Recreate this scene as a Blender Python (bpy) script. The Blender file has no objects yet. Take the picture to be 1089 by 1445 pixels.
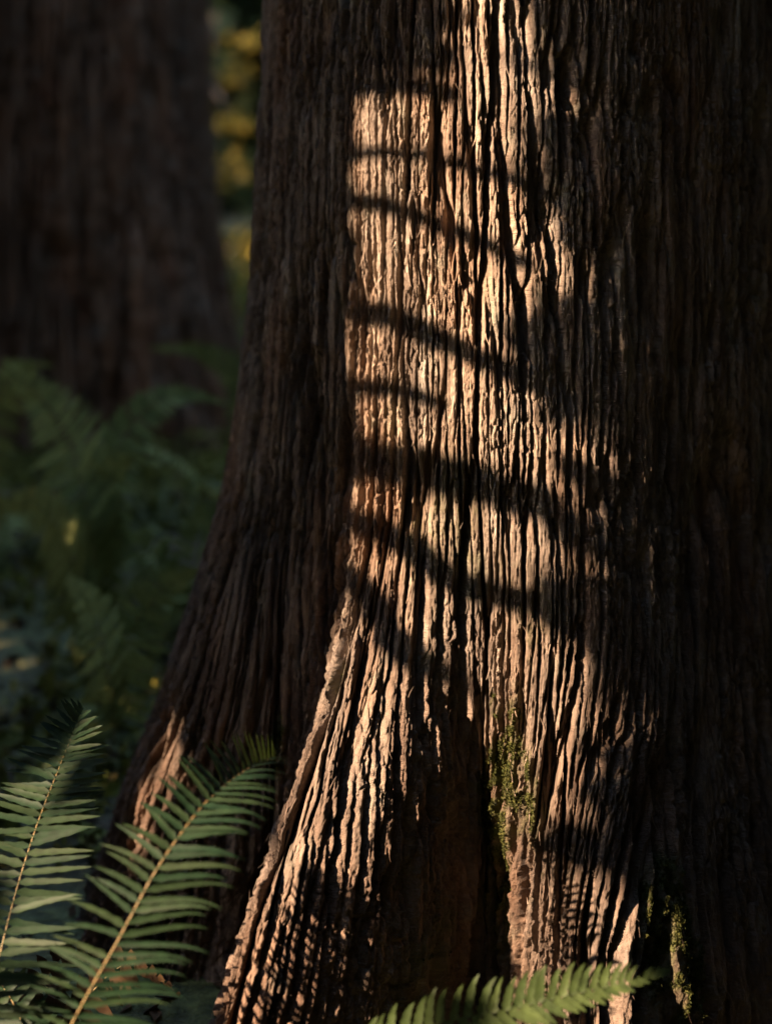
import bpy, math, random
import numpy as np
from mathutils import Vector

random.seed(7)
R_ = math.radians
scene = bpy.context.scene
COL = scene.collection

# ------------------------------------------------------------------ camera
CAM = np.array([0.0, -3.5, 1.7])
LENS, SENSOR = 58.0, 36.0
SY = -0.2920                     # downward lens shift (fraction of the long side)
cam_d = bpy.data.cameras.new('camera')
cam = bpy.data.objects.new('camera', cam_d)
COL.objects.link(cam)
cam.location = CAM
cam.rotation_euler = (R_(90), 0, 0)
cam_d.lens = LENS
cam_d.sensor_fit = 'VERTICAL'
cam_d.sensor_height = SENSOR
cam_d.shift_y = SY
cam_d.clip_end = 300
cam_d.clip_start = 0.05
cam_d.dof.use_dof = True
cam_d.dof.focus_distance = 3.42
cam_d.dof.aperture_fstop = 1.1
scene.camera = cam

# ------------------------------------------------------------------ world + sun
SUN_AZ, SUN_EL = R_(61), R_(24)
S = np.array([-math.sin(SUN_AZ) * math.cos(SUN_EL), -math.cos(SUN_AZ) * math.cos(SUN_EL), math.sin(SUN_EL)])
SH = np.array([-math.sin(SUN_AZ), -math.cos(SUN_AZ), 0])
PV = np.array([math.cos(SUN_AZ), -math.sin(SUN_AZ), 0])          # across the sun, horizontal
WV = np.cross(S, PV); WV = WV if WV[2] > 0 else -WV              # across the sun, upward
world = bpy.data.worlds.new('World'); scene.world = world
world.use_nodes = True
wn = world.node_tree
sky = wn.nodes.new('ShaderNodeTexSky')
sky.sky_type = 'NISHITA'; sky.sun_disc = False
sky.dust_density = 1.3; sky.ozone_density = 1.0; sky.sun_elevation = SUN_EL; sky.sun_rotation = math.atan2(S[0], S[1])
bg = wn.nodes['Background']
wn.links.new(sky.outputs[0], bg.inputs[0])
bg.inputs[1].default_value = 0.105
sun_d = bpy.data.lights.new('sun', 'SUN')
sun_d.energy = 3.8; sun_d.angle = R_(0.5); sun_d.color = (1.0, 0.705, 0.475)
sun = bpy.data.objects.new('sun', sun_d); COL.objects.link(sun)
sun.rotation_euler = Vector(S).to_track_quat('Z', 'Y').to_euler()
sun.location = (-8, -5, 8)
vs = scene.view_settings
scene.display_settings.display_device = 'sRGB'
vs.view_transform = 'Standard'; vs.look = 'None'; vs.gamma = 1; vs.use_curve_mapping = False
vs.exposure = 3.35
scene.cycles.max_bounces = 6
scene.cycles.diffuse_bounces = 2
scene.cycles.transparent_max_bounces = 8

# ------------------------------------------------------------------ helpers
def at(px, py, D):
    """world point seen at photo pixel (px,py) at depth D"""
    k = SENSOR / LENS / 1445.0
    x = (px - 544.5) * k * D
    z = CAM[2] - (py - 722.5) * k * D + SY * SENSOR / LENS * D
    return np.array([x, CAM[1] + D, z])

def tag(o, label=None, cat=None, group=None, kind=None):
    if label: o['label'] = label
    if cat: o['category'] = cat
    if group: o['group'] = group
    if kind: o['kind'] = kind
    return o

def empty(name, loc=(0, 0, 0)):
    o = bpy.data.objects.new(name, None); COL.objects.link(o)
    o.location = loc
    return o

def mesh_np(name, V, F, mat=None, parent=None, smooth=False, uv=None, attrs=None):
    """V (n,3); F (m,k) one polygon size, or a list of such arrays"""
    if not isinstance(F, list): F = [F]
    F = [np.asarray(f, dtype=np.int32) for f in F if len(f)]
    me = bpy.data.meshes.new(name)
    V = np.asarray(V, dtype=np.float32)
    if parent is not None:
        V = V - np.asarray(parent.matrix_world.translation if parent.parent else parent.location, dtype=np.float32)
    me.vertices.add(len(V)); me.vertices.foreach_set('co', V.ravel())
    loops = np.concatenate([f.ravel() for f in F])
    tot = np.concatenate([np.full(len(f), f.shape[1], dtype=np.int32) for f in F])
    st = np.concatenate([[0], np.cumsum(tot)[:-1]]).astype(np.int32)
    me.loops.add(len(loops)); me.loops.foreach_set('vertex_index', loops)
    me.polygons.add(len(tot)); me.polygons.foreach_set('loop_start', st)
    if smooth: me.polygons.foreach_set('use_smooth', np.ones(len(tot), dtype=bool))
    me.update(calc_edges=True)
    if uv is not None:
        l = me.uv_layers.new(name='bark')
        l.data.foreach_set('uv', np.asarray(uv, dtype=np.float32)[loops].ravel())
    for k, a in (attrs or {}).items():
        at_ = me.attributes.new(k, 'FLOAT', 'POINT')
        at_.data.foreach_set('value', np.asarray(a, dtype=np.float32))
    o = bpy.data.objects.new(name, me); COL.objects.link(o)
    if mat: me.materials.append(mat)
    if parent is not None: o.parent = parent
    return o

# ---- numpy noise
def hash2(ix, iy, seed):
    h = (ix.astype(np.uint32) * np.uint32(374761393) + iy.astype(np.uint32) * np.uint32(668265263) + np.uint32((seed * 974634541) & 0xffffffff))
    h = (h ^ (h >> np.uint32(13))) * np.uint32(1274126177)
    h = (h ^ (h >> np.uint32(16))) * np.uint32(2246822519)
    h = h ^ (h >> np.uint32(15))
    return (h & np.uint32(0xffffff)).astype(np.float32) / np.float32(0xffffff)

def vnoise(x, y, seed=0):
    x = x.astype(np.float32); y = y.astype(np.float32)
    fx = np.floor(x); fy = np.floor(y)
    ix = fx.astype(np.int64); iy = fy.astype(np.int64)
    tx = x - fx; ty = y - fy
    tx = tx * tx * (3 - 2 * tx); ty = ty * ty * (3 - 2 * ty)
    a = hash2(ix, iy, seed); b = hash2(ix + 1, iy, seed)
    c = hash2(ix, iy + 1, seed); d = hash2(ix + 1, iy + 1, seed)
    return (a + (b - a) * tx) * (1 - ty) + (c + (d - c) * tx) * ty - 0.5

def fbm(x, y, seed=0, o=3):
    s = 0; a = 1.0
    for k in range(o):
        s = s + a * vnoise(x * (2.03 ** k) + k * 17.3, y * (2.03 ** k) - k * 9.1, seed + k)
        a *= 0.5
    return s

def voronoi(x, y, seed, jit=0.92):
    """distance to the cell border (cell units) and a random value per cell"""
    x = x.astype(np.float32); y = y.astype(np.float32)
    ix = np.floor(x).astype(np.int64); iy = np.floor(y).astype(np.int64)
    f1 = np.full(x.shape, 9.0, np.float32); f2 = np.full(x.shape, 9.0, np.float32)
    idv = np.zeros(x.shape, np.float32); rel = np.zeros(x.shape, np.float32)
    for dx in (-1, 0, 1):
        for dy in (-1, 0, 1):
            cx = ix + dx; cy = iy + dy
            hx = hash2(cx, cy, seed); hy = hash2(cx, cy, seed + 57)
            px = cx + 0.5 + (hx - 0.5) * jit - x
            py = cy + 0.5 + (hy - 0.5) * jit - y
            d = np.sqrt(px * px + py * py).astype(np.float32)
            n1 = d < f1
            f2 = np.where(n1, f1, np.minimum(f2, d))
            idv = np.where(n1, hash2(cx, cy, seed + 91), idv)
            rel = np.where(n1, -px, rel)
            f1 = np.where(n1, d, f1)
    return (f2 - f1) * 0.5, idv, rel

def sstep(a, b, x):
    t = np.clip((x - a) / (b - a), 0, 1)
    return t * t * (3 - 2 * t)

def pchip(xk, yk, x):
    """monotone cubic along axis 0 of yk"""
    xk = np.asarray(xk, float); yk = np.asarray(yk, float)
    h = np.diff(xk); sh = (len(h),) + (1,) * (yk.ndim - 1)
    dl = np.diff(yk, axis=0) / h.reshape(sh)
    m = np.zeros_like(yk)
    a, b = dl[:-1], dl[1:]
    with np.errstate(divide='ignore', invalid='ignore'):
        hm = np.where(a * b > 0, 2 * a * b / (a + b), 0)
    m[1:-1] = hm; m[0] = dl[0]; m[-1] = dl[-1]
    i = np.clip(np.searchsorted(xk, x) - 1, 0, len(h) - 1)
    t = ((x - xk[i]) / h[i]).reshape((-1,) + (1,) * (yk.ndim - 1)); hh = h[i].reshape(t.shape)
    return ((2 * t**3 - 3 * t**2 + 1) * yk[i] + (t**3 - 2 * t**2 + t) * hh * m[i]
            + (-2 * t**3 + 3 * t**2) * yk[i + 1] + (t**3 - t**2) * hh * m[i + 1])

def leaf_cards(C, size, flat=0.0, stretch=1.7, rng=None):
    """pointed leaf blades (two bent halves) at centres C"""
    rng = rng or np.random.default_rng(1)
    n = len(C)
    a = rng.normal(size=(n, 3)); a[:, 2] *= (1 - flat); a /= np.linalg.norm(a, axis=1)[:, None]
    b = rng.normal(size=(n, 3)); b[:, 2] *= (1 - flat)
    b -= a * (a * b).sum(1)[:, None]; b /= np.linalg.norm(b, axis=1)[:, None]
    nn = np.cross(a, b)
    s = (size * rng.uniform(.6, 1.4, n))[:, None]
    L = a * s * .5 * stretch; W = b * s * .5; K = nn * s * .14
    V = np.stack([C - L, C - L * .1 + W - K, C + L, C - L * .1 - W - K, C + K * .3], 1).reshape(-1, 3)
    o = (np.arange(n) * 5)[:, None]
    F = np.concatenate([o + np.array([[0, 4, 1]]), o + np.array([[1, 4, 2]]), o + np.array([[2, 4, 3]]), o + np.array([[3, 4, 0]])])
    return V, F


# ------------------------------------------------------------------ materials
def new_mat(name):
    m = bpy.data.materials.new(name); m.use_nodes = True
    nt = m.node_tree
    return m, nt, nt.nodes['Principled BSDF']

def ramp(nt, stops):
    r = nt.nodes.new('ShaderNodeValToRGB')
    el = r.color_ramp.elements
    while len(el) < len(stops): el.new(0.5)
    for e, (p, c) in zip(el, stops):
        e.position = p; e.color = (*c, 1)
    return r

def bark_material(name, tones, moss=False, bump=0.6, scale=1.0):
    m, nt, P = new_mat(name)
    L = nt.links.new
    uv = nt.nodes.new('ShaderNodeUVMap'); uv.uv_map = 'bark'
    def mapped(sx, sy):
        mp = nt.nodes.new('ShaderNodeMapping'); mp.inputs['Scale'].default_value = (sx * scale, sy * scale, 1)
        L(uv.outputs[0], mp.inputs[0]); return mp
    def noise(sx, sy, det=4, rough=.6):
        n = nt.nodes.new('ShaderNodeTexNoise'); n.inputs['Scale'].default_value = 1
        n.inputs['Detail'].default_value = det; n.inputs['Roughness'].default_value = rough
        L(mapped(sx, sy).outputs[0], n.inputs[0]); return n
    n1 = noise(26, 3.0, 5)
    r1 = ramp(nt, [(0.28, tones[0]), (0.45, tones[1]), (0.6, tones[2]), (0.75, tones[3])])
    L(n1.outputs[0], r1.inputs[0])
    n2 = noise(190, 16, 5, .7)
    r2 = ramp(nt, [(0.3, (.42, .38, .36)), (0.5, (1, 1, 1)), (0.72, (1.6, 1.6, 1.6))])
    L(n2.outputs[0], r2.inputs[0])
    mx = nt.nodes.new('ShaderNodeMix'); mx.data_type = 'RGBA'; mx.blend_type = 'MULTIPLY'
    mx.inputs[0].default_value = 1
    L(r1.outputs[0], mx.inputs[6]); L(r2.outputs[0], mx.inputs[7])
    n6 = noise(5, 1.6, 3)
    r6 = ramp(nt, [(0.32, (.86, .96, 1.08)), (0.5, (1, 1, 1)), (0.68, (1.12, .93, .80))])
    L(n6.outputs[0], r6.inputs[0])
    mx6 = nt.nodes.new('ShaderNodeMix'); mx6.data_type = 'RGBA'; mx6.blend_type = 'MULTIPLY'; mx6.inputs[0].default_value = 1
    L(mx.outputs[2], mx6.inputs[6]); L(r6.outputs[0], mx6.inputs[7])
    colour = mx6.outputs[2]
    n8 = noise(22, 9, 5, .65)
    r8 = ramp(nt, [(0.56, (0, 0, 0)), (0.70, (.55, .55, .55))]); L(n8.outputs[0], r8.inputs[0])
    mx8 = nt.nodes.new('ShaderNodeMix'); mx8.data_type = 'RGBA'
    L(r8.outputs[0], mx8.inputs[0]); L(colour, mx8.inputs[6]); mx8.inputs[7].default_value = (.20, .205, .165, 1)
    colour = mx8.outputs[2]
    if moss:
        # darker, redder bark towards the roots
        sx = nt.nodes.new('ShaderNodeSeparateXYZ'); L(uv.outputs[0], sx.inputs[0])
        nv = noise(7, 4, 4)
        ad = nt.nodes.new('ShaderNodeMath'); ad.operation = 'MULTIPLY_ADD'; ad.inputs[1].default_value = .7
        L(nv.outputs[0], ad.inputs[0]); L(sx.outputs[1], ad.inputs[2])
        r7 = ramp(nt, [(0.42, (.60, .535, .495)), (0.66, (.76, .72, .69)), (1, (1.12, 1.1, 1.06))])
        hv = nt.nodes.new('ShaderNodeMath'); hv.operation = 'MULTIPLY'; hv.inputs[1].default_value = .62
        L(ad.outputs[0], hv.inputs[0]); L(hv.outputs[0], r7.inputs[0])
        mx7 = nt.nodes.new('ShaderNodeMix'); mx7.data_type = 'RGBA'; mx7.blend_type = 'MULTIPLY'; mx7.inputs[0].default_value = 1
        L(colour, mx7.inputs[6]); L(r7.outputs[0], mx7.inputs[7])
        colour = mx7.outputs[2]
        a = nt.nodes.new('ShaderNodeAttribute'); a.attribute_name = 'moss'
        n3 = noise(90, 60, 5, .7)
        rm = ramp(nt, [(0.25, (.025, .03, .008)), (0.5, (.055, .06, .015)), (0.75, (.11, .105, .03))])
        L(n3.outputs[0], rm.inputs[0])
        mm = nt.nodes.new('ShaderNodeMix'); mm.data_type = 'RGBA'
        L(a.outputs['Fac'], mm.inputs[0]); L(colour, mm.inputs[6]); L(rm.outputs[0], mm.inputs[7])
        colour = mm.outputs[2]
    L(colour, P.inputs['Base Color'])
    P.inputs['Roughness'].default_value = 0.82
    P.inputs['Specular IOR Level'].default_value = 0.28
    n4 = noise(330, 42, 5, .75); n5 = noise(170, 110, 4, .7)
    add = nt.nodes.new('ShaderNodeMath'); add.operation = 'ADD'
    L(n4.outputs[0], add.inputs[0]); L(n5.outputs[0], add.inputs[1])
    b = nt.nodes.new('ShaderNodeBump'); b.inputs['Strength'].default_value = bump; b.inputs['Distance'].default_value = 0.014
    L(add.outputs[0], b.inputs['Height']); L(b.outputs[0], P.inputs['Normal'])
    return m

def leaf_material(name, stops, rough=.6, trans=.25, spec=.12, tcol=None):
    m, nt, P = new_mat(name)
    L = nt.links.new
    g = nt.nodes.new('ShaderNodeNewGeometry')
    r = ramp(nt, stops)
    L(g.outputs['Random Per Island'], r.inputs[0])
    tc = nt.nodes.new('ShaderNodeTexCoord')
    n = nt.nodes.new('ShaderNodeTexNoise'); n.inputs['Scale'].default_value = 60; n.inputs['Detail'].default_value = 4
    L(tc.outputs['Object'], n.inputs[0])
    r2 = ramp(nt, [(0.3, (.7, .7, .7)), (0.7, (1.25, 1.25, 1.25))]); L(n.outputs[0], r2.inputs[0])
    mx = nt.nodes.new('ShaderNodeMix'); mx.data_type = 'RGBA'; mx.blend_type = 'MULTIPLY'; mx.inputs[0].default_value = 1
    L(r.outputs[0], mx.inputs[6]); L(r2.outputs[0], mx.inputs[7])
    L(mx.outputs[2], P.inputs['Base Color'])
    P.inputs['Roughness'].default_value = rough
    P.inputs['Specular IOR Level'].default_value = spec
    t = nt.nodes.new('ShaderNodeBsdfTranslucent')
    if tcol: t.inputs[0].default_value = (*tcol, 1)
    else: L(mx.outputs[2], t.inputs[0])
    ms = nt.nodes.new('ShaderNodeMixShader'); ms.inputs[0].default_value = trans
    L(P.outputs[0], ms.inputs[1]); L(t.outputs[0], ms.inputs[2])
    L(ms.outputs[0], nt.nodes['Material Output'].inputs['Surface'])
    return m

M_bark = bark_material('weathered_red_bark', [(.08, .054, .040), (.15, .113, .086), (.235, .188, .150), (.33, .280, .232)], moss=True, bump=1.0)
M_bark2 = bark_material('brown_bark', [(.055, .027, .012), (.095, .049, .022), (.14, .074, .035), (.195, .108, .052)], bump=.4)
M_twig = new_mat('twig_bark')[0]
M_twig.node_tree.nodes['Principled BSDF'].inputs['Base Color'].default_value = (.07, .05, .035, 1)
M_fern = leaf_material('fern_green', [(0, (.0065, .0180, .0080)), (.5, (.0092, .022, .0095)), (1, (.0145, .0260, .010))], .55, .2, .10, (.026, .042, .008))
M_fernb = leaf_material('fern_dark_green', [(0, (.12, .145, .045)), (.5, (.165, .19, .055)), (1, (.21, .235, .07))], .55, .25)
M_young = leaf_material('fern_bright_green', [(0, (.026, .042, .013)), (1, (.042, .062, .018))], .5, .3, .2, (.06, .085, .012))
M_stalk = new_mat('fern_stalk')[0]
p_ = M_stalk.node_tree.nodes['Principled BSDF']
p_.inputs['Base Color'].default_value = (.21, .15, .06, 1); p_.inputs['Roughness'].default_value = .5
M_gold = leaf_material('golden_leaves', [(0, (.08, .075, .02)), (.5, (.20, .155, .03)), (1, (.34, .25, .04))], .6, .4)
M_moss = leaf_material('moss_green', [(0, (.016, .021, .005)), (.5, (.033, .037, .009)), (1, (.06, .058, .015))], .8, .3, .1)
M_wood = leaf_material('woodland_leaves', [(0, (.018, .03, .010)), (.6, (.03, .042, .013)), (1, (.05, .055, .014))], .6, .25)
M_dark = leaf_material('conifer_leaves', [(0, (.02, .035, .016)), (1, (.045, .065, .025))], .6, .15)
M_cover = leaf_material('ground_leaves', [(0, (.07, .05, .016)), (.25, (.075, .085, .016)), (.7, (.11, .12, .02)), (1, (.19, .165, .03))], .6, .25)
M_litter = leaf_material('dry_leaves', [(0, (.02, .011, .006)), (.5, (.035, .02, .010)), (1, (.065, .038, .018))], .7, .1)

# ------------------------------------------------------------------ ground
def ground_z(x, y):
    x = np.asarray(x, float); y = np.asarray(y, float)
    z = 0.12 * np.clip(y - 0.3, 0, 30) + 0.02 * np.clip(-x, -10, 20)
    z = z + 0.10 * fbm(x * .55, y * .55, 3) + 0.035 * fbm(x * 3.1, y * 3.1, 5)
    return z - 0.06

def build_ground():
    g = np.concatenate([np.linspace(-60, -9, 30), np.linspace(-8.7, 8.7, 260), np.linspace(9, 60, 30)])
    X, Y = np.meshgrid(g, g + 2.0)
    n = len(g)
    V = np.stack([X, Y, ground_z(X, Y)], -1).reshape(-1, 3)
    i = np.arange(n * n).reshape(n, n)
    F = np.stack([i[:-1, :-1], i[:-1, 1:], i[1:, 1:], i[1:, :-1]], -1).reshape(-1, 4)
    m, nt, P = new_mat('forest_floor')
    tc = nt.nodes.new('ShaderNodeTexCoord')
    n1 = nt.nodes.new('ShaderNodeTexNoise'); n1.inputs['Scale'].default_value = 1.6; n1.inputs['Detail'].default_value = 6
    n2 = nt.nodes.new('ShaderNodeTexNoise'); n2.inputs['Scale'].default_value = 28; n2.inputs['Detail'].default_value = 6
    nt.links.new(tc.outputs['Object'], n1.inputs[0]); nt.links.new(tc.outputs['Object'], n2.inputs[0])
    r1 = ramp(nt, [(0.35, (.05, .034, .018)), (0.45, (.065, .06, .022)), (.6, (.07, .085, .025))])
    r2 = ramp(nt, [(0.35, (.5, .5, .5)), (.7, (1.5, 1.5, 1.5))])
    nt.links.new(n1.outputs[0], r1.inputs[0]); nt.links.new(n2.outputs[0], r2.inputs[0])
    mx = nt.nodes.new('ShaderNodeMix'); mx.data_type = 'RGBA'; mx.blend_type = 'MULTIPLY'; mx.inputs[0].default_value = 1
    nt.links.new(r1.outputs[0], mx.inputs[6]); nt.links.new(r2.outputs[0], mx.inputs[7])
    nt.links.new(mx.outputs[2], P.inputs['Base Color']); P.inputs['Roughness'].default_value = .95
    b = nt.nodes.new('ShaderNodeBump'); b.inputs['Distance'].default_value = .03
    nt.links.new(n2.outputs[0], b.inputs['Height']); nt.links.new(b.outputs[0], P.inputs['Normal'])
    tag(mesh_np('forest_floor', V, F, m, smooth=True), kind='structure')
build_ground()

# ------------------------------------------------------------------ the big trunk
TX, TY = 0.394, 0.70            # its axis
Yk = [-6.0 * 667, -400, 0, 400, 700, 900, 1050, 1200, 1450, 1700]
TH = [-180, -125, -97, -76, -62, -51, -44, -36, -26, -16, -6, 3, 12, 25, 45, 75, 120, 180]
TAB = [
 [.50, .50, .50, .50, .50, .50, .50, .50, .50, .50, .50, .50, .50, .50, .50, .50, .50, .50],
 [.67, .67, .68, .69, .69, .69, .69, .695, .70, .695, .69, .69, .67, .64, .64, .67, .68, .67],
 [.69, .69, .70, .705, .705, .70, .70, .705, .71, .71, .705, .70, .68, .645, .65, .68, .69, .69],
 [.70, .71, .725, .735, .725, .71, .705, .71, .715, .715, .71, .705, .68, .645, .65, .68, .70, .70],
 [.72, .75, .77, .79, .76, .73, .715, .73, .73, .72, .722, .722, .69, .65, .655, .70, .72, .72],
 [.75, .79, .84, .87, .82, .75, .745, .81, .775, .70, .735, .745, .71, .665, .67, .73, .75, .75],
 [.80, .87, .92, .94, .87, .77, .79, .93, .84, .68, .755, .79, .75, .69, .69, .78, .80, .80],
 [.85, .95, 1.0, 1.03, .94, .795, .88, 1.08, .91, .66, .785, .85, .81, .73, .74, .85, .88, .85],
 [.95, 1.08, 1.15, 1.16, 1.04, .84, 1.04, 1.30, 1.02, .64, .84, .97, .93, .82, .85, 1.0, 1.0, .95],
 [1.1, 1.3, 1.4, 1.4, 1.25, .95, 1.18, 1.52, 1.17, .68, .95, 1.10, 1.06, .94, 1.0, 1.2, 1.2, 1.1]]
def y_to_z(py): return 2.15 - np.asarray(py) * 0.0015
_zk = y_to_z(np.array(Yk))[::-1]; _tab = np.array(TAB)[::-1]
def macro_R(theta, z):
    """grid of radii (len(z), len(theta)); theta in radians"""
    rows = pchip(_zk, _tab, np.asarray(z))
    return pchip(np.radians(TH), rows.T, np.asarray(theta)).T

def macro_point(th, z):
    r = macro_R(np.array([th]), np.array([z]))[0, 0]
    return np.array([TX + r * math.sin(th), TY - r * math.cos(th), z])

def hit(px, py):
    """where the line of sight through a photo pixel meets the smooth trunk"""
    D = 2.1
    prev = None
    while D < 4.6:
        q = at(px, py, D)
        dx, dy = q[0] - TX, q[1] - TY
        r = math.hypot(dx, dy); th = math.atan2(dx, -dy)
        if r < macro_R(np.array([th]), np.array([q[2]]))[0, 0]: return q
        D += 0.012
    return at(px, py, 3.9)

def bark_height(u, v, amp=1.0, fine=True):
    """relief of stringy fissured bark, metres; u across, v up"""
    u0, v0 = u, v
    u = u + .015 * vnoise(u * 8.5 + 3, v * .45, 10) + .020 * fbm(v * .8 + 3, u * 1.1, 11, 2) + .0055 * fbm(u * 7, v * 4.5, 12, 2)
    u = u + .0036 * fbm(u0 * 48, v0 * 26, 13, 2) + .0013 * vnoise(u0 * 170, v0 * 50, 14)
    wv = 1 + 1.0 * fbm(u * 6, v * 2.4, 15, 2)
    d0, i0, r0 = voronoi(u / .053, v / 1.40, 21); d0 = d0 * .053
    d1, i1, r1 = voronoi(u / .024 + 5, v / .50, 22); d1 = d1 * .024
    h = -.031 * (1 - sstep(.0012, .0016 + .0032 * wv, d0)) * (.7 + .5 * i0)
    open1 = sstep(-.45, .0, fbm(u * 9, v * 2.2, 16, 2) + .2)
    h += -.019 * (1 - sstep(.0008, .0013 + .0026 * wv, d1)) * open1
    h += .0030 * (1 - np.exp(-d0 / .005)) + .0024 * (1 - np.exp(-d1 / .003))
    h += .0045 * (i1 - .5) + .06 * (i1 * 7 % 1 - .5) * r1 * .027 * 2
    # short flaky splits and scales on the plates
    d2, i2, r2 = voronoi(u / .0100 + 9, v / .060, 23); d2 = d2 * .0100
    o2 = sstep(-.1, .25, fbm(u * 16, v * 6, 17, 2) + .08)
    h += -.0076 * (1 - sstep(.0003, .0016, d2)) * o2 + .0036 * (i2 - .5)
    d3, i3, r3 = voronoi(u0 / .0065 + 3, v0 / .017 + u0 * 9, 24)
    h += .0030 * (i3 - .5) * sstep(-.2, .3, fbm(u0 * 11, v0 * 5, 25, 2) + .1)
    h += .0030 * fbm(u * 34, v * 9, 18, 2)
    if fine:
        h += (.0042) * fbm(u0 * 260, v0 * 36, 19, 3) + .0034 * fbm(u0 * 150, v0 * 100, 20, 3)
    return h * amp

MOSS = []   # (pixel x, pixel y, rx, ry, strength)
for a in ((722, 1080, 34, 90, 1.0), (705, 1180, 28, 150, .95), (745, 1130, 26, 90, .55), (690, 1240, 18, 90, .5),
          (960, 1320, 48, 110, 1.0), (935, 1370, 25, 60, .8), (388, 1060, 16, 60, 1.0), (560, 600, 16, 60, .5),
          (640, 710, 40, 60, .35), (590, 760, 30, 60, .35), (660, 790, 40, 50, .3), (760, 860, 40, 50, .3), (470, 970, 14, 60, .45),
          (610, 1330, 70, 90, .35)):
    MOSS.append((hit(a[0], a[1]), a[2] * .0015, a[3] * .0015, a[4]))

def build_trunk():
    root = empty('redwood_tree', (TX, TY, -0.05))
    tag(root, 'huge close redwood with deeply furrowed bark and a barred patch of sunlight', 'tree')
    # columns: even along the girth at knee height over the seen side, coarse behind
    th_f = np.radians(np.linspace(-180, 180, 7201))
    rr = macro_R(th_f, np.array([.55, 1.0, 1.5, 1.9])).mean(0)
    seg = np.hypot(np.diff(rr), (rr[1:] + rr[:-1]) / 2 * np.diff(th_f))
    u_f = np.concatenate([[0], np.cumsum(seg)]); u_f -= np.interp(0, th_f, u_f)
    ua, ub = np.interp(R_(-112), th_f, u_f), np.interp(R_(96), th_f, u_f)
    u = np.concatenate([np.linspace(u_f[0], ua, 90)[:-1], np.arange(ua, ub, .00130), np.linspace(ub, u_f[-1], 90)[1:-1]])
    th = np.interp(u, u_f, th_f)
    z = np.concatenate([np.arange(-.34, 2.40, .0020), 2.42 + 7.0 * np.linspace(0, 1, 90) ** 1.3])
    Rg = macro_R(th, z).astype(np.float32)
    U, Z = np.meshgrid(u.astype(np.float32), z.astype(np.float32))
    Rg = Rg + .007 * fbm(U * 3.2, Z * 1.2, 41, 2) + .003 * fbm(U * 8.5, Z * .9, 43, 2)
    # macro normal
    T = th.astype(np.float32)[None, :]
    dRt = np.gradient(Rg, axis=1) / np.gradient(th)[None, :]
    dRz = np.gradient(Rg, axis=0) / np.gradient(z)[:, None]
    s, c = np.sin(T), np.cos(T)
    nx = Rg * s - dRt * c; ny = -(Rg * c + dRt * s); nz = -Rg * dRz
    ln = np.sqrt(nx * nx + ny * ny + nz * nz)
    # lower bark flows along the flare a little
    Uw = U + .05 * sstep(.9, .1, Z) * np.sin(U * 5 + 1.0) + .10 * sstep(.85, .0, Z) * np.exp(-((T - .06) / .16) ** 2)
    low = 1 + .25 * sstep(.9, .2, Z)
    st = np.hypot(np.gradient(Rg, axis=1), Rg * np.gradient(th)[None, :]) / np.gradient(u)[None, :]
    for _ in range(3): st[:, 1:-1] = (st[:, :-2] + st[:, 1:-1] + st[:, 2:]) / 3
    k3 = np.searchsorted(z, .35)
    wide = sstep(1.5, 1.7, st[k3][None, :] + .25 * vnoise(U * 22, 0 * Z, 44)) * sstep(.82, .48, Z + .3 * vnoise(U * 26, Z * .5, 45))   # flanks that spread carry twice as many ridges
    H = bark_height(Uw, Z) * low
    H = H * (1 - wide) + wide * bark_height(Uw * 1.5 + 7.43, Z * 1.25 + 2) * 1.1
    wide2 = sstep(2.1, 2.4, st[k3][None, :] + .25 * vnoise(U * 22, 0 * Z, 46)) * sstep(np.where(T > -.55, .9, .52), np.where(T > -.55, .6, .28), Z + .3 * vnoise(U * 26, Z * .5, 47))
    H = H * (1 - wide2) + wide2 * bark_height(Uw * 2.4 + 11, Z * 1.5) * 1.05
    # the sun-facing edge of the middle root is split by extra long cracks
    edge = np.exp(-((T + .72) / .15) ** 2) * sstep(1.15, .85, Z)
    uc = Uw + .004 * fbm(U * 40, Z * 14, 61, 2)
    dc, ic, rc = voronoi(uc / .017, Z / .20, 62); dd, id_, rd = voronoi(uc / .009, Z / .055 + uc * 6, 63)
    H = H + edge * (-.020 * (1 - sstep(.0006, .0030, dc * .017)) + .008 * (ic - .5) - .006 * (1 - sstep(.0003, .0014, dd * .009)) + .004 * (id_ - .5))
    X = TX + Rg * s; Y = TY - Rg * c
    moss = np.zeros_like(X)
    for (P, rx, ry, k) in MOSS:
        d = np.sqrt(((X - P[0]) ** 2 + (Y - P[1]) ** 2) / rx ** 2 + ((Z - P[2]) / ry) ** 2)
        near = d < 2
        moss[near] = np.maximum(moss[near], (k * sstep(1.5, .3, d + 1.1 * fbm(U * 34, Z * 15, 51, 3)))[near])
    moss = np.clip(moss * (1.0 + 1.5 * fbm(U * 110, Z * 60, 52, 2)), 0, 1)
    H = H + moss * (.002 + .005 * np.abs(fbm(U * 190, Z * 150, 53, 3)))
    # crevices run in at a slant, under the plate on their left
    hl = np.sqrt(nx * nx + ny * ny); slant = .36 * np.minimum(H, 0) * sstep(.35, -.05, T)
    X = X + nx / ln * H - ny / hl * slant; Y = Y + ny / ln * H + nx / hl * slant; ZZ = Z + nz / ln * H
    V = np.stack([X, Y, ZZ], -1).reshape(-1, 3)
    nr, nc = X.shape
    i = np.arange(nr * nc, dtype=np.int32).reshape(nr, nc)
    j = np.roll(i, -1, axis=1)
    F = np.stack([i[:-1], j[:-1], j[1:], i[1:]], -1).reshape(-1, 4)
    UV = np.stack([Uw, Z], -1).reshape(-1, 2)
    mesh_np('trunk', V, F, M_bark, root, smooth=True, uv=UV, attrs={'moss': moss.ravel()})
    # loose shreds of bark and tufts of moss, one mass each
    rgb = np.random.default_rng(17)
    N3 = np.stack([nx / ln, ny / ln, nz / ln], -1).reshape(-1, 3)
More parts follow.
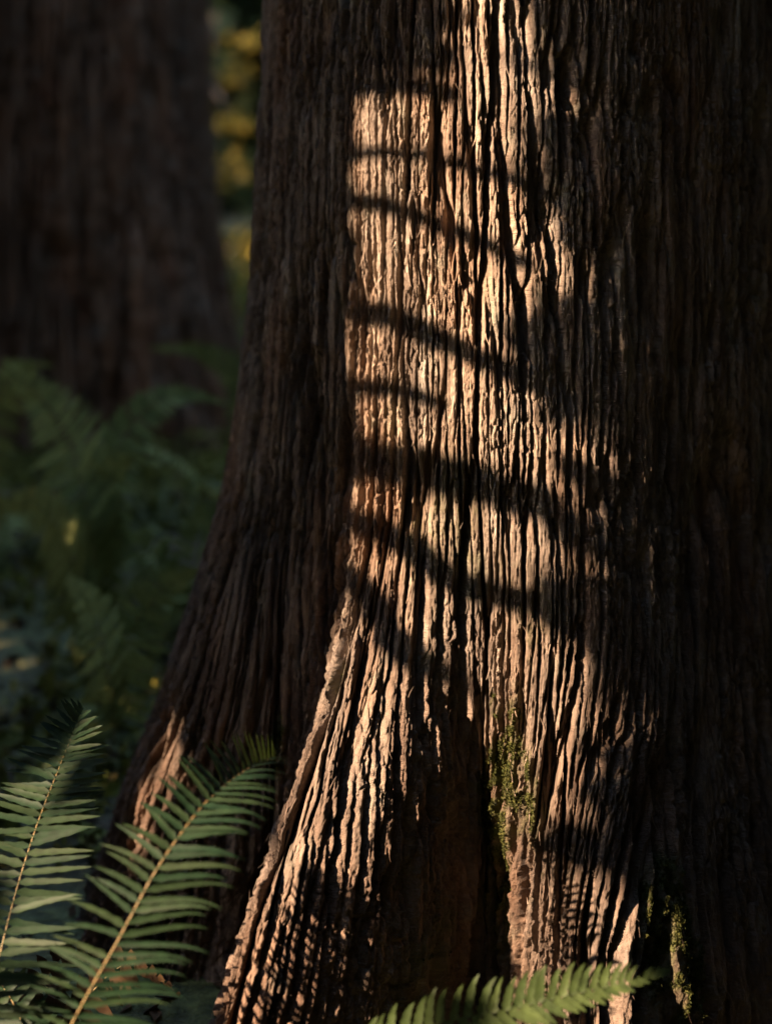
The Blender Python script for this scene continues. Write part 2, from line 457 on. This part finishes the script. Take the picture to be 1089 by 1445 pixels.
    vis = (np.abs(T - R_(-12)) < R_(75)) & (Z < 2.3) & (Z > -.05)
    cand = np.flatnonzero((vis & (H > np.quantile(H[vis], .45))).ravel())
    pick = rgb.choice(cand, 9000, replace=False)
    up = np.gradient(np.stack([TX + Rg * s, TY - Rg * c, Z + 0 * Rg], -1)[:, ::1], axis=0).reshape(-1, 3)[pick]
    up /= np.linalg.norm(up, axis=1)[:, None]
    n_ = N3[pick]; sd = np.cross(up, n_)
    P0 = V[pick] - n_ * .001
    k = len(pick); Ls = (.010 + .045 * rgb.uniform(0, 1, k) ** 3)[:, None]; W = rgb.uniform(.0006, .0017, k)[:, None]
    lift = (rgb.uniform(0, 1, k) ** 2 * .010 + .001)[:, None]; sw = rgb.normal(size=(k, 1)) * .14
    dirn = np.where(rgb.uniform(0, 1, k) < .5, 1, -1)[:, None]
    rows = []
    for t in (0, .35, .7, 1):
        m_ = P0 + up * dirn * Ls * t + n_ * lift * t ** 1.8 + sd * sw * Ls * t * t
        w_ = W * (1 - t * .75)
        rows += [m_ - sd * w_, m_ + n_ * w_ * .6, m_ + sd * w_]
    SV = np.stack(rows, 1).reshape(-1, 3)
    o = (np.arange(k) * 12)[:, None]
    SF = np.concatenate([o + np.array([[a, a + 1, a + 4, a + 3]]) for a in (0, 1, 3, 4, 6, 7)])
    SUV = np.repeat(np.stack([Uw.ravel()[pick], Z.ravel()[pick]], -1), 12, axis=0)
    tag(mesh_np('bark_shreds', SV, SF, M_bark, root, uv=SUV, attrs={'moss': np.zeros(len(SV))}), kind='stuff')
    mc = np.flatnonzero((moss.ravel() > .62) & vis.ravel())
    mp = rgb.choice(mc, min(10000, len(mc)), replace=False)
    MV, MF = leaf_cards(V[mp] + N3[mp] * rgb.uniform(.0, .006, len(mp))[:, None], .0032, 0, 2.2, rgb)
    tag(mesh_np('moss', MV, MF, M_moss, root), kind='stuff')
    return root
big_tree = build_trunk()

# ------------------------------------------------------------------ other trunks, coarser bark
def simple_trunk(name, x, y, r0, h, label, seed, flare=.5, lobes=5, cols=420, dz=.02, mat=None, amp=1.6, group=None, r_top=.75, us=2.2, fine=False):
    z0 = float(ground_z(x, y)) - .25
    root = empty(name, (x, y, z0 + .25))
    tag(root, label, 'tree', group)
    th = np.linspace(-math.pi, math.pi, cols, endpoint=False)
    z = np.concatenate([np.arange(0, 3.6, dz), np.linspace(3.6, h, 40)])
    T, Z = np.meshgrid(th, z)
    Rg = r0 * (1 - (1 - r_top) * Z / h) + r0 * flare * np.exp(-Z / (r0 * 1.1)) * (.7 + .5 * np.cos(T * lobes + seed) + .25 * np.cos(T * (lobes + 3) + 2 * seed))
    U = T * r0
    Rg = Rg + .03 * fbm(U * 2.2 + seed * 9, Z * .5, seed + 3, 2)
    H = bark_height(U / us + seed * 3.1, Z / us, amp, fine)
    X = x + (Rg + H) * np.sin(T); Y = y - (Rg + H) * np.cos(T)
    V = np.stack([X, Y, Z + z0], -1).reshape(-1, 3)
    i = np.arange(X.size, dtype=np.int32).reshape(X.shape); j = np.roll(i, -1, axis=1)
    F = np.stack([i[:-1], j[:-1], j[1:], i[1:]], -1).reshape(-1, 4)
    mesh_np('trunk', V, F, mat or M_bark2, root, smooth=True, uv=np.stack([U, Z], -1).reshape(-1, 2))
    return root

# the tree behind on the left
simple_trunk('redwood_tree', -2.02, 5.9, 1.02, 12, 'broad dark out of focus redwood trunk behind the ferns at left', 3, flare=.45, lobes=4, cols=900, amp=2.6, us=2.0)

# ------------------------------------------------------------------ leaves in bulk
def clumped(n, centre, rad, rng, k=40, spread=.28):
    c = rng.normal(size=(k, 3)); c /= np.linalg.norm(c, axis=1)[:, None]
    c = c * (rng.uniform(.25, 1, k) ** .5)[:, None]
    pts = c[rng.integers(0, k, n)] + rng.normal(size=(n, 3)) * spread
    return np.asarray(centre) + pts * np.asarray(rad)

# ------------------------------------------------------------------ ferns
def tube(pts, r0, r1, n=6):
    pts = np.asarray(pts, float); m = len(pts)
    T = np.gradient(pts, axis=0); T /= np.linalg.norm(T, axis=1)[:, None]
    ref = np.array([.3, -.8, .5]); A = np.cross(T, ref); A /= np.linalg.norm(A, axis=1)[:, None]
    B = np.cross(T, A)
    r = np.linspace(r0, r1, m)[:, None, None]
    ph = np.linspace(0, 2 * math.pi, n, endpoint=False)
    V = pts[:, None, :] + r * (np.cos(ph)[None, :, None] * A[:, None, :] + np.sin(ph)[None, :, None] * B[:, None, :])
    i = np.arange(m * n).reshape(m, n); j = np.roll(i, -1, axis=1)
    F = np.stack([i[:-1], j[:-1], j[1:], i[1:]], -1).reshape(-1, 4)
    return V.reshape(-1, 3), F

def curve(P, n):
    P = np.asarray(P, float)
    d = np.concatenate([[0], np.cumsum(np.linalg.norm(np.diff(P, axis=0), axis=1))])
    # smooth through-points: Catmull-Rom by chord length
    m = np.gradient(P, d, axis=0)
    t = np.linspace(0, d[-1], n)
    i = np.clip(np.searchsorted(d, t) - 1, 0, len(d) - 2)
    h = (d[i + 1] - d[i])[:, None]; s = ((t - d[i])[:, None]) / h
    return ((2 * s**3 - 3 * s**2 + 1) * P[i] + (s**3 - 2 * s**2 + s) * h * m[i]
            + (-2 * s**3 + 3 * s**2) * P[i + 1] + (s**3 - s**2) * h * m[i + 1])

def leaflet(base, d, side, nrm, L, W, droop, rng, seg=9, curl=.1, tipbend=None):
    """one pinna: folded at its midrib, eared at the base, drooping, narrowing to a bent tip"""
    s = np.linspace(0, 1, seg)
    prof = np.interp(s, [0, .06, .16, .35, .6, .8, .93, 1], [.35, 1.12, 1.0, .95, .80, .55, .24, .02]) * W * .5
    ser = 1 + .11 * np.where(np.arange(seg) % 2, 1, -1) * (s > .1)
    mid = base + d * (L * s)[:, None] - np.array([0, 0, 1.0]) * (droop * L * s ** 2.2)[:, None] + side * (curl * L * s ** 2)[:, None]
    if tipbend is not None: mid = mid + tipbend * (L * s ** 5)[:, None]
    fold = (W * .16) * (1 - s)[:, None] * nrm
    wob = (rng.normal(size=(seg, 1)) * W * .03) * nrm
    ear = 1 + .55 * np.exp(-((s - .06) / .06) ** 2)
    A = mid + side * (prof * ser * ear)[:, None] + fold + wob
    B = mid - side * (prof * ser)[:, None] + fold - wob
    return np.concatenate([A, mid, B])

def frond(parent, pts, lenL, lenR, dirL, dirR, width, spacing, rng, mat=M_fern, stalk=M_stalk, r=(.0016, .0006), start=0.0,
          droop=(.1, .12), nrm=None, curl=(.1, .1), tip_dense=.55, seg=9, tipbend=(None, None), jitter=.07):
    """dirL / dirR: functions t -> unit direction; lenL / lenR: functions t -> metres"""
    C = curve(pts, 240)
    dist = np.concatenate([[0], np.cumsum(np.linalg.norm(np.diff(C, axis=0), axis=1))]); Ltot = dist[-1]
    T = np.gradient(C, axis=0); T /= np.linalg.norm(T, axis=1)[:, None]
    V, F = [], []; off = 0
    pos = start * Ltot; k = 0
    while pos < Ltot * .995:
        t = pos / Ltot
        idx = np.searchsorted(dist, pos); idx = min(idx, 239)
        for sgn, lf, df, dr, cu, tb in ((1, lenL, dirL, droop[0], curl[0], tipbend[0]), (-1, lenR, dirR, droop[1], curl[1], tipbend[1])):
            sh = min(239, idx + (4 if sgn > 0 else 0))
            d = np.array(df(t), float) + rng.normal(size=3) * jitter; d /= np.linalg.norm(d)
            tang = T[sh]
            nn = np.cross(tang, d) * sgn * -1; nn /= max(1e-6, np.linalg.norm(nn))
            sd = np.cross(d, nn); sd /= np.linalg.norm(sd)
            if np.dot(sd, tang) < 0: sd = -sd
            if nn[2] - .6 * nn[1] < 0: nn = -nn
            L = lf(t) * rng.uniform(.9, 1.08)
            if L < .004 or rng.uniform() < .02: continue
            w = width * min(1.0, .35 + L / .09)* rng.uniform(.88, 1.12)
            v = leaflet(C[sh], d, sd, nn, L, w, dr * rng.uniform(.4, 1.7), rng, seg, cu * rng.uniform(.3, 1.5), tb)
            a = np.arange(seg - 1) + off
            V.append(v)
            F.append(np.stack([a, a + 1, a + seg + 1, a + seg], -1))
            F.append(np.stack([a + seg, a + seg + 1, a + 2 * seg + 1, a + 2 * seg], -1))
            off += 3 * seg
        pos += spacing * (1 - tip_dense * max(0, (t - .55) / .45)) * rng.uniform(.92, 1.08)
        k += 1
    o = mesh_np('frond', np.concatenate(V), np.concatenate(F), mat, parent, smooth=True)
    tv, tf = tube(C[::5], r[0], r[1])
    st = mesh_np('stalk', tv - np.asarray(parent.location), tf, stalk, None, smooth=True)
    st.parent = o
    return o

def lerp_dirs(*ks):
    tt = [k[0] for k in ks]; vv = np.array([k[1] for k in ks], float)
    return lambda t: np.array([np.interp(t, tt, vv[:, c]) for c in range(3)])
def lens(*ks):
    tt = [k[0] for k in ks]; vv = [k[1] for k in ks]
    return lambda t: float(np.interp(t, tt, vv))

rng = np.random.default_rng(11)
PX = .00133            # metres per photo pixel at the near ferns
near_base = at(20, 1640, 2.95)
near_base[2] = ground_z(near_base[0], near_base[1])
fern1 = empty('sword_fern', near_base)
tag(fern1, 'sword fern in the near left corner with two long sunlit fronds', 'fern')
# the middle frond, leaning right towards the buttress
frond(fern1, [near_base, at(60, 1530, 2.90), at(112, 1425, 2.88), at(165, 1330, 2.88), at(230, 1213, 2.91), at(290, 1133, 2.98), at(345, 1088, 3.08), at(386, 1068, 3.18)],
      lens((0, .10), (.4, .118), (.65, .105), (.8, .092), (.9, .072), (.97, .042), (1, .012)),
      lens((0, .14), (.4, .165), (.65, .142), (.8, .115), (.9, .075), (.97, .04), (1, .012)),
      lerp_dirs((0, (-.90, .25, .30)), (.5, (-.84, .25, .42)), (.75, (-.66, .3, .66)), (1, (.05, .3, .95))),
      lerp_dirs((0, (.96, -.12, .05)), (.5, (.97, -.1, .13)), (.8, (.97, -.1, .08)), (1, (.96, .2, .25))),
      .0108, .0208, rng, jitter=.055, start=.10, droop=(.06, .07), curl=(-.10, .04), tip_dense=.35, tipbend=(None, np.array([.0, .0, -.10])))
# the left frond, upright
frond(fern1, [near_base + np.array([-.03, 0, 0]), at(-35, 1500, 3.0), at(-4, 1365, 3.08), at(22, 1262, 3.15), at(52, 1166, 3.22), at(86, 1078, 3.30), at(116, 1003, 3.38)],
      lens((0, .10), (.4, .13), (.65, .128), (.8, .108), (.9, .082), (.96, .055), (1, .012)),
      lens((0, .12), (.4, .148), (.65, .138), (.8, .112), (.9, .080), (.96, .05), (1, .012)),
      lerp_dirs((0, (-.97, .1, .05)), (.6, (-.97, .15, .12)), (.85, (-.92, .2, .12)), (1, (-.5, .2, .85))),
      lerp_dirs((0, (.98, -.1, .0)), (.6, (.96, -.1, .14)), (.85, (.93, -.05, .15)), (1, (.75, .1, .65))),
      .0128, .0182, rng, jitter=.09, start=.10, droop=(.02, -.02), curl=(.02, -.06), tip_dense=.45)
# unseen frond out to the left, added to shadow the root
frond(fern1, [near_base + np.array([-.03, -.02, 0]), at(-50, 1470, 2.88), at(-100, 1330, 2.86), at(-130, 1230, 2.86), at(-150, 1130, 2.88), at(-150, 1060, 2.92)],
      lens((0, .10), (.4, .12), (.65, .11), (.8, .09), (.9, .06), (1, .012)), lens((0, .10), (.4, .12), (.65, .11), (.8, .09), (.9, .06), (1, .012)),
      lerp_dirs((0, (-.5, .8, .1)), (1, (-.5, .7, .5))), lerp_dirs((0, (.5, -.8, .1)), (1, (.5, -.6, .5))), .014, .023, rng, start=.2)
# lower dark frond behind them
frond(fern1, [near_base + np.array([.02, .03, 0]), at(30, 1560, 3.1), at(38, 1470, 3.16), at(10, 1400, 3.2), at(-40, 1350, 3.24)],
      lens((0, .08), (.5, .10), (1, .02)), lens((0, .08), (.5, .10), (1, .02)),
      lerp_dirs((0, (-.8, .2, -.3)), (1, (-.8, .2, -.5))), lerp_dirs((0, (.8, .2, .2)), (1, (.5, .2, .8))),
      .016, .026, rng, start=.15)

b2 = at(420, 1640, 2.95); b2[2] = ground_z(b2[0], b2[1])
fern2 = empty('sword_fern', b2)
tag(fern2, 'single bright green arching frond crossing the foot of the near trunk', 'fern')
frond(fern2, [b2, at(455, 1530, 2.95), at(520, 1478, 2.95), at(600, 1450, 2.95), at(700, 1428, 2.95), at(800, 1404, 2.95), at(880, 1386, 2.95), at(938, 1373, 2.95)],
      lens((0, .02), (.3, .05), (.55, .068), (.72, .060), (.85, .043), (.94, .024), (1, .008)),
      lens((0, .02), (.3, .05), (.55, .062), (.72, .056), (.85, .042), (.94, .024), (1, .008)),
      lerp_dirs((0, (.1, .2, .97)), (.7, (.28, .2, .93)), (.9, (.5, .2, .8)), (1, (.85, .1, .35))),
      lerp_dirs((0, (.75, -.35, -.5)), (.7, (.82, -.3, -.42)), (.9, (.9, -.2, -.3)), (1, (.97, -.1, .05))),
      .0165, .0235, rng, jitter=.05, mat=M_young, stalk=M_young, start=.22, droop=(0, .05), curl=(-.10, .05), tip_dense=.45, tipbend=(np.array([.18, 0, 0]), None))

def wild_fern(x, y, n, size, label, seed, mat=M_fernb, az0=0, group='ferns growing behind the near trunk', elev=(.9, 1.35), paths=()):
    rg = np.random.default_rng(seed)
    b = np.array([x, y, float(ground_z(x, y))])
    root = empty('sword_fern', b); tag(root, label, 'fern', group)
    for k in range(n):
        az = az0 + 2 * math.pi * k / n + rg.normal() * .25
        e = rg.uniform(*elev); L = size * rg.uniform(.8, 1.15)
        pts = [b.copy()]; q = b.copy()
        for s in range(6):
            q = q + L / 6 * np.array([math.cos(az) * math.cos(e), math.sin(az) * math.cos(e), math.sin(e)])
            pts.append(q.copy()); e -= rg.uniform(.2, .34)
        h = np.array([math.cos(az), math.sin(az), 0]); sd = np.array([-h[1], h[0], 0])
        frond(root, pts, lens((0, .04), (.3, .13 * size), (.6, .12 * size), (1, .01)), lens((0, .04), (.3, .13 * size), (.6, .12 * size), (1, .01)),
              lambda t: sd * .9 + h * .35 + np.array([0, 0, -.1]), lambda t: -sd * .9 + h * .35 + np.array([0, 0, -.1]),
              .021 * size, .026 * size, rg, mat=mat, stalk=M_stalk, start=.16, seg=6, droop=(.12, .12))
    for (pp, w) in paths:
        pp = [np.asarray(p, float) for p in pp]
        T = pp[-1] - pp[0]; T = T / np.linalg.norm(T); sd = np.cross(T, [0, -1, 0]); sd /= np.linalg.norm(sd)
        frond(root, [b] + pp, lens((0, .03), (.25, w), (.6, w * .9), (1, .01)), lens((0, .03), (.25, w), (.6, w * .9), (1, .01)),
              lambda t: sd * .92 + T * .3 + np.array([0, -.1, .05]), lambda t: -sd * .92 + T * .3 + np.array([0, -.1, -.1]),
              .028, .034, rg, mat=mat, stalk=M_stalk, start=.2, seg=6, droop=(.1, .1))
    return root

q = at(130, 860, 5.6)
wild_fern(q[0], q[1], 1, .6, 'tall blurred fern whose fronds rise in front of the dark trunk', 5, az0=.5, elev=(.5, .8),
          paths=[([at(128, 740, 5.3), at(108, 650, 5.45), at(65, 570, 5.65), at(5, 510, 5.8)], .20),
                 ([at(140, 720, 5.4), at(160, 640, 5.5), at(205, 580, 5.6), at(255, 556, 5.7), at(318, 568, 5.75)], .14),
                 ([at(110, 800, 5.1), at(80, 740, 5.2), at(45, 712, 5.35), at(-10, 715, 5.5)], .16),
                 ([at(138, 760, 5.5), at(148, 690, 5.4), at(175, 648, 5.3), at(222, 655, 5.3)], .12)])
q = at(160, 1010, 5.0)
wild_fern(q[0], q[1], 3, .45, 'small blurred fern with pale green fronds on the lit mossy ground', 8, az0=.2, elev=(.5, .9),
          paths=[([at(155, 960, 4.7), at(145, 900, 4.8), at(125, 850, 4.95), at(95, 815, 5.1)], .12),
                 ([at(170, 950, 4.95), at(195, 880, 4.9), at(232, 830, 4.9), at(285, 800, 4.9)], .13)])
q = at(285, 900, 5.9)
wild_fern(q[0], q[1], 3, .6, 'blurred fern spreading low against the edge of the near trunk', 12, az0=.1,
          paths=[([at(260, 860, 5.8), at(225, 800, 5.7), at(185, 770, 5.6), at(120, 775, 5.5)], .14),
                 ([at(280, 860, 5.8), at(275, 790, 5.7), at(290, 735, 5.7), at(330, 710, 5.7)], .14)])
q = at(310, 660, 7.2)
wild_fern(q[0], q[1], 2, .8, 'dark fern with one arching frond beside the rear trunk', 21, az0=.3,
          paths=[([at(345, 620, 7.0), at(335, 530, 6.9), at(290, 497, 6.8), at(215, 492, 6.8)], .10)])
q = at(-40, 720, 6.2)
wild_fern(q[0], q[1], 2, .8, 'dark fern at the far left below the rear trunk', 30, az0=.8,
          paths=[([at(-20, 640, 6.2), at(0, 560, 6.2), at(30, 520, 6.1), at(70, 515, 6.0)], .14)])
# dead fronds behind the green ones
q = at(60, 1560, 3.45)
wild_fern(q[0], q[1], 0, .5, 'dry brown dead fern fronds slumped behind the near green fronds', 41, mat=M_litter, group=None,
          paths=[([at(90, 1470, 3.4), at(130, 1400, 3.38), at(185, 1360, 3.36), at(250, 1400, 3.34)], .07),
                 ([at(70, 1470, 3.4), at(60, 1400, 3.4), at(90, 1350, 3.4), at(160, 1345, 3.4)], .06),
                 ([at(50, 1480, 3.4), at(20, 1420, 3.4), at(30, 1380, 3.4), at(80, 1400, 3.36)], .06)])

# ------------------------------------------------------------------ ground cover and litter
def scatter(n, x0, x1, y0, y1, rg):
    x = rg.uniform(x0, x1, n); y = rg.uniform(y0, y1, n)
    return x, y, ground_z(x, y)
rg = np.random.default_rng(4)
x, y, z = scatter(90000, -4.5, 3.0, .75, 13, rg)
keep = fbm(x * 1.3, y * 1.3, 77) > -.35
z = z + rg.uniform(0, .14, len(x)) * (fbm(x * 2.1, y * 2.1, 78) + .6)
C = np.stack([x, y, z], -1)[keep]
V, F = leaf_cards(C, .036, .2, 1.5, rg)
tag(mesh_np('ground_cover', V, F, M_cover), 'low mossy ground cover behind the near trunk', kind='stuff')
x, y, z = scatter(6000, -4, 3, -.6, 7, rg)
V, F = leaf_cards(np.stack([x, y, z + .008], -1), .030, .6, 2.2, rg)
tag(mesh_np('leaf_litter', V, F, M_litter), 'dry brown leaf litter', kind='stuff')

# ------------------------------------------------------------------ woods behind
woods = [(-4.6, 14, .30, 10), (-7.5, 11, .45, 11), (2.8, 13, .34, 10), (5.5, 10.5, .5, 11), (-2.3, 19, .22, 10), (.6, 21, .3, 10)]
for k, (x, y, r, h) in enumerate(woods):
    simple_trunk('forest_tree', x, y, r, h, 'distant forest tree in the dark woods behind', 10 + k, cols=80, dz=.1, amp=1.2, us=1.6, group='trees in the woods behind')
rg = np.random.default_rng(9)
def thicket(name, C, size, mat, label):
    V, F = leaf_cards(C, size, .1, 1.5, rg)
    return tag(mesh_np(name, V, F, mat), label, kind='stuff')
n = 52000
C = np.stack([rg.uniform(-16, 14, n), 14 + 12 * rg.uniform(0, 1, n) ** 1.2, rg.uniform(0, 1, n) * 9 + 1.2], -1)
C = C[fbm(C[:, 0] * .8 + C[:, 1], C[:, 2] * .9, 66) > -.25]
thicket('far_woods', C, .34, M_wood, 'dark green mass of far woodland foliage')
# a small golden tree caught by the sun in the gap
def leafy_tree(name, x, y, h, crown_r, n, size, mat, label, seed):
    rgl = np.random.default_rng(seed)
    zg = float(ground_z(x, y))
    root = empty(name, (x, y, zg)); tag(root, label, 'tree')
    pts = curve([np.array([x, y, zg - .1]), np.array([x + .1, y, zg + h * .4]), np.array([x - .05, y + .1, zg + h])], 24)
    tv, tf = tube(pts, .07, .02, 10); mesh_np('trunk', tv, tf, M_twig, root, smooth=True)
    C = clumped(n, (x, y, zg + h * .62), (crown_r, crown_r, h * .42), rgl, 60, .14)
    V, F = leaf_cards(C, size, .2, 1.5, rgl)
    mesh_np('crown', V, F, mat, root)
    return root
def leafy_sprays(name, stem, sprays, n, rad, size, mat, label, seed):
    rgl = np.random.default_rng(seed)
    root = empty(name, stem[0]); tag(root, label, 'tree')
    tv, tf = tube(curve(stem, 24), .04, .012, 8); mesh_np('trunk', tv, tf, M_twig, root, smooth=True)
    for c in sprays:
        near = min(stem[1:], key=lambda p: abs(p[2] - c[2]))
        tv, tf = tube(curve([near, (near + c) / 2 + np.array([0, 0, .05]), c], 10), .012, .004, 6)
        br = mesh_np('branch', tv, tf, M_twig, root, smooth=True)
        V, F = leaf_cards(c + rgl.normal(size=(n, 3)) * np.array(rad), size, .5, 1.4, rgl)
        fo = mesh_np('leaves', V - np.asarray(stem[0]), F, mat); fo.parent = br
    return root
b_ = at(300, 560, 13.0); b_[2] = ground_z(b_[0], b_[1])
leafy_sprays('maple_sapling', [b_, at(298, 400, 13), at(300, 250, 13), at(296, 120, 13), at(304, 20, 13)],
             [at(328, 106, 13), at(338, 166, 13.2), at(326, 172, 12.8), at(330, 230, 13), at(342, 338, 13), at(352, 372, 12.7), at(345, 60, 13.3), at(318, 250, 13.4)],
             34, (.09, .10, .05), .065, M_gold, 'golden leaved young tree glowing in the gap between the trunks', 6)

# ------------------------------------------------------------------ what shades the scene: unseen trees and leaf masses added as blockers
def sunpos(P): return float(np.dot(P, PV)), float(np.dot(P, WV))
pL = sunpos(hit(492, 420))[0]
print('pL', pL, 'q', [sunpos(hit(600, yy))[1] for yy in (0, 300, 700, 1100, 1400)], 'pR', sunpos(hit(860, 420))[0], sunpos(hit(220, 1100)), sunpos(at(165, 1330, 3.02)))
T1_s, T1_r = 3.4, .11  # unseen trunk, added to shade the bark left of the lit patch
t1 = SH * T1_s + PV * (pL - T1_r)
simple_trunk('redwood_tree', t1[0], t1[1], T1_r, 9, 'slender trunk added out of view to shade the left of the lit patch', 31, flare=.12, cols=200, dz=.02, amp=.9, us=1.6)

# unseen young hemlock, added so its boughs throw bars on the near trunk
h_s = 2.8
hb = SH * h_s + PV * (pL - .22); hb[2] = ground_z(hb[0], hb[1])
hem = empty('shade_sapling', hb); tag(hem, 'young hemlock out of view to the left casting barred shadows', 'tree')
def needles(path, w, dens, rgn, size=.020):
    C = curve(path, 60)
    n = int(dens * 60)
    i = rgn.integers(0, 60, n)
    t = i / 59
    off = rgn.normal(size=(n, 3)) * (w * (1.0 - .3 * t))[:, None]
    return C[i] + off * np.array([1, 1, .55])
BARS = [  # pixel path of each bar on the trunk, half width in m, density
 ([(470, 20), (540, 15), (610, 20), (590, 20)], .034, 90),
 ([(470, 75), (540, 70), (600, 75), (590, 74)], .034, 90),
 ([(480, 128), (560, 122), (610, 125), (645, 140)], .013, 30),
 ([(520, 220), (600, 222), (660, 236), (745, 265)], .005, 14),
 ([(490, 288), (560, 295), (620, 318), (690, 347), (755, 378)], .010, 28),
 ([(490, 435), (560, 452), (620, 480), (690, 512), (765, 548)], .0155, 42),
 ([(495, 548), (560, 552), (625, 570)], .008, 16),
 ([(485, 648), (560, 655), (620, 668), (700, 692), (770, 708)], .028, 60),
 ([(495, 735), (550, 755), (600, 790), (645, 822), (700, 840), (770, 856)], .018, 44),
 ([(478, 800), (520, 850), (545, 900), (600, 940)], .020, 34)]
rgn = np.random.default_rng(3)
stem = [hb, hb + np.array([.02, 0, 1.6]), hb + np.array([0, .03, 3.6])]
tv, tf = tube(curve(stem, 30), .035, .008, 10); mesh_np('trunk', tv, tf, M_twig, hem, smooth=True)
for path, w, dens in BARS:
    P3 = [hit(*p) + S * (h_s / math.cos(SUN_EL)) for p in path]
    # follow the bough back to the stem
    st = P3[0] + (P3[0] - P3[1]) * .6
    zb = P3[0][2] - .10
    root_pt = np.array([hb[0], hb[1], zb])
    pts = [root_pt] + P3
    tv, tf = tube(curve(pts, 40), .005, .0015, 6)
    br = mesh_np('bough', tv, tf, M_twig, hem, smooth=True)
    C = needles(P3, w, dens, rgn)
    C2 = needles([root_pt, P3[0]], w, dens * .6, rgn)
    V, F = leaf_cards(np.concatenate([C, C2]), .014, .0, 2.2, rgn)
    fo = mesh_np('needles', V - np.asarray(hem.location, dtype=float), F, M_dark)
    fo.parent = br

# unseen leaf wall, added to block the sun except through openings cut for it
def lit(p, q):
    ok = (p > pL - .02) & (p < np.interp(q, [t[1] for t in _rq], [t[0] for t in _rq])) & (q > LIT_B)
    for (a, b, ra, rb) in HOLES: ok |= ((p - a) / ra) ** 2 + ((q - b) / rb) ** 2 < 1
    return ok
_rq = [(.55, -1), (.55, .40)] + [sunpos(hit(a, b)) for a, b in ((915, 1300), (880, 1100), (825, 870), (800, 560), (785, 300), (778, 60))] 
_rq.append((_rq[-1][0], 5.0))
LIT_B = sunpos(at(100, 1480, 3.0))[1] - .1
hs = sunpos(hit(215, 1120)); hs2 = sunpos(hit(300, 815))
hs3 = sunpos(hit(955, 1330))
HOLES = [(hs3[0], hs3[1], .05, .10), (hs[0], hs[1], .085, .24), (hs2[0], hs2[1], .03, .06)]
_g, _f, _b, _c = sunpos(at(338, 200, 13)), sunpos(at(110, 930, 5.0)), sunpos(at(800, 1404, 2.95)), sunpos(at(650, 1440, 2.95))
THIN = [(_g[0], _g[1], .9, 1.0, .6), (_f[0], _f[1], .6, .17, .2), (_b[0], _b[1], .2, .12, .97), (_c[0], _c[1], .2, .1, .6)]
n = 124000
p = rg.uniform(-16, 2.6, n); q_ = rg.uniform(-1.2, 4.6, n); s_ = rg.uniform(4.4, 7.5, n)
p[:8000] = rg.uniform(-1.1, pL, 8000)
p[8000:24000] = rg.uniform(-7.5, -1.1, 16000); q_[8000:24000] = rg.uniform(.3, 3.4, 16000)
veil = (p > pL) & (p < -.035) & (q_ > .2) & (q_ < .47) & (rg.uniform(0, 1, n) < .03)
veil |= (p > -.12) & (p < .62) & (q_ < .52) & (rg.uniform(0, 1, n) < .06) & ~((q_ < .42) & (p > .12) & (p < .42))
k = ~lit(p, q_) | veil
C = p[:, None] * PV + q_[:, None] * WV + s_[:, None] * S
for (a, b, ra, rb, f) in THIN: k &= ~((((p - a) / ra) ** 2 + ((q_ - b) / rb) ** 2 < 1) & (rg.uniform(0, 1, n) < f))
k &= C[:, 2] > -.1
thicket('sun_block_leaves', C[k], .11, M_dark, 'leaf wall added out of view to block the sun around the lit patch')
# overhead leaf canopy and leaf ring, added out of view to block skylight
n = 26000
ang = rg.uniform(0, 2 * math.pi, n); rad = 15 * np.sqrt(rg.uniform(0, 1, n))
C = np.stack([rad * np.cos(ang), rad * np.sin(ang), rg.uniform(8.0, 11, n)], -1)
def clear(C, r): # leave the sun's path open
    along = (C @ S)[:, None] * S
    return np.linalg.norm(C - along - np.array([0, 0, 1.1]), axis=1) > r
thicket('sky_block_canopy', C[clear(C, 2.6) & ~(((C[:, 0] < .3) & (C[:, 1] > -4.5)) | (C[:, 1] > 2))], .5, M_dark, 'high leaf canopy added out of view to block skylight')
n = 70000
ang = np.where(rg.uniform(0, 1, n) < .5, rg.uniform(0, 2 * math.pi, n), rg.uniform(-2.2, .9, n)); rad = rg.uniform(14, 19, n)
C = np.stack([rad * np.cos(ang), rad * np.sin(ang), rg.uniform(0, 1, n) * np.where((np.cos(ang) < .1) & (np.sin(ang) > -.7), 2.5, 12)], -1)
keep = clear(C, 2.6) & ~((C[:, 1] > 9) & (np.abs(C[:, 0]) < 12))
thicket('sky_block_ring', C[keep], .5, M_dark, 'ring of leaves added out of view to block low skylight')
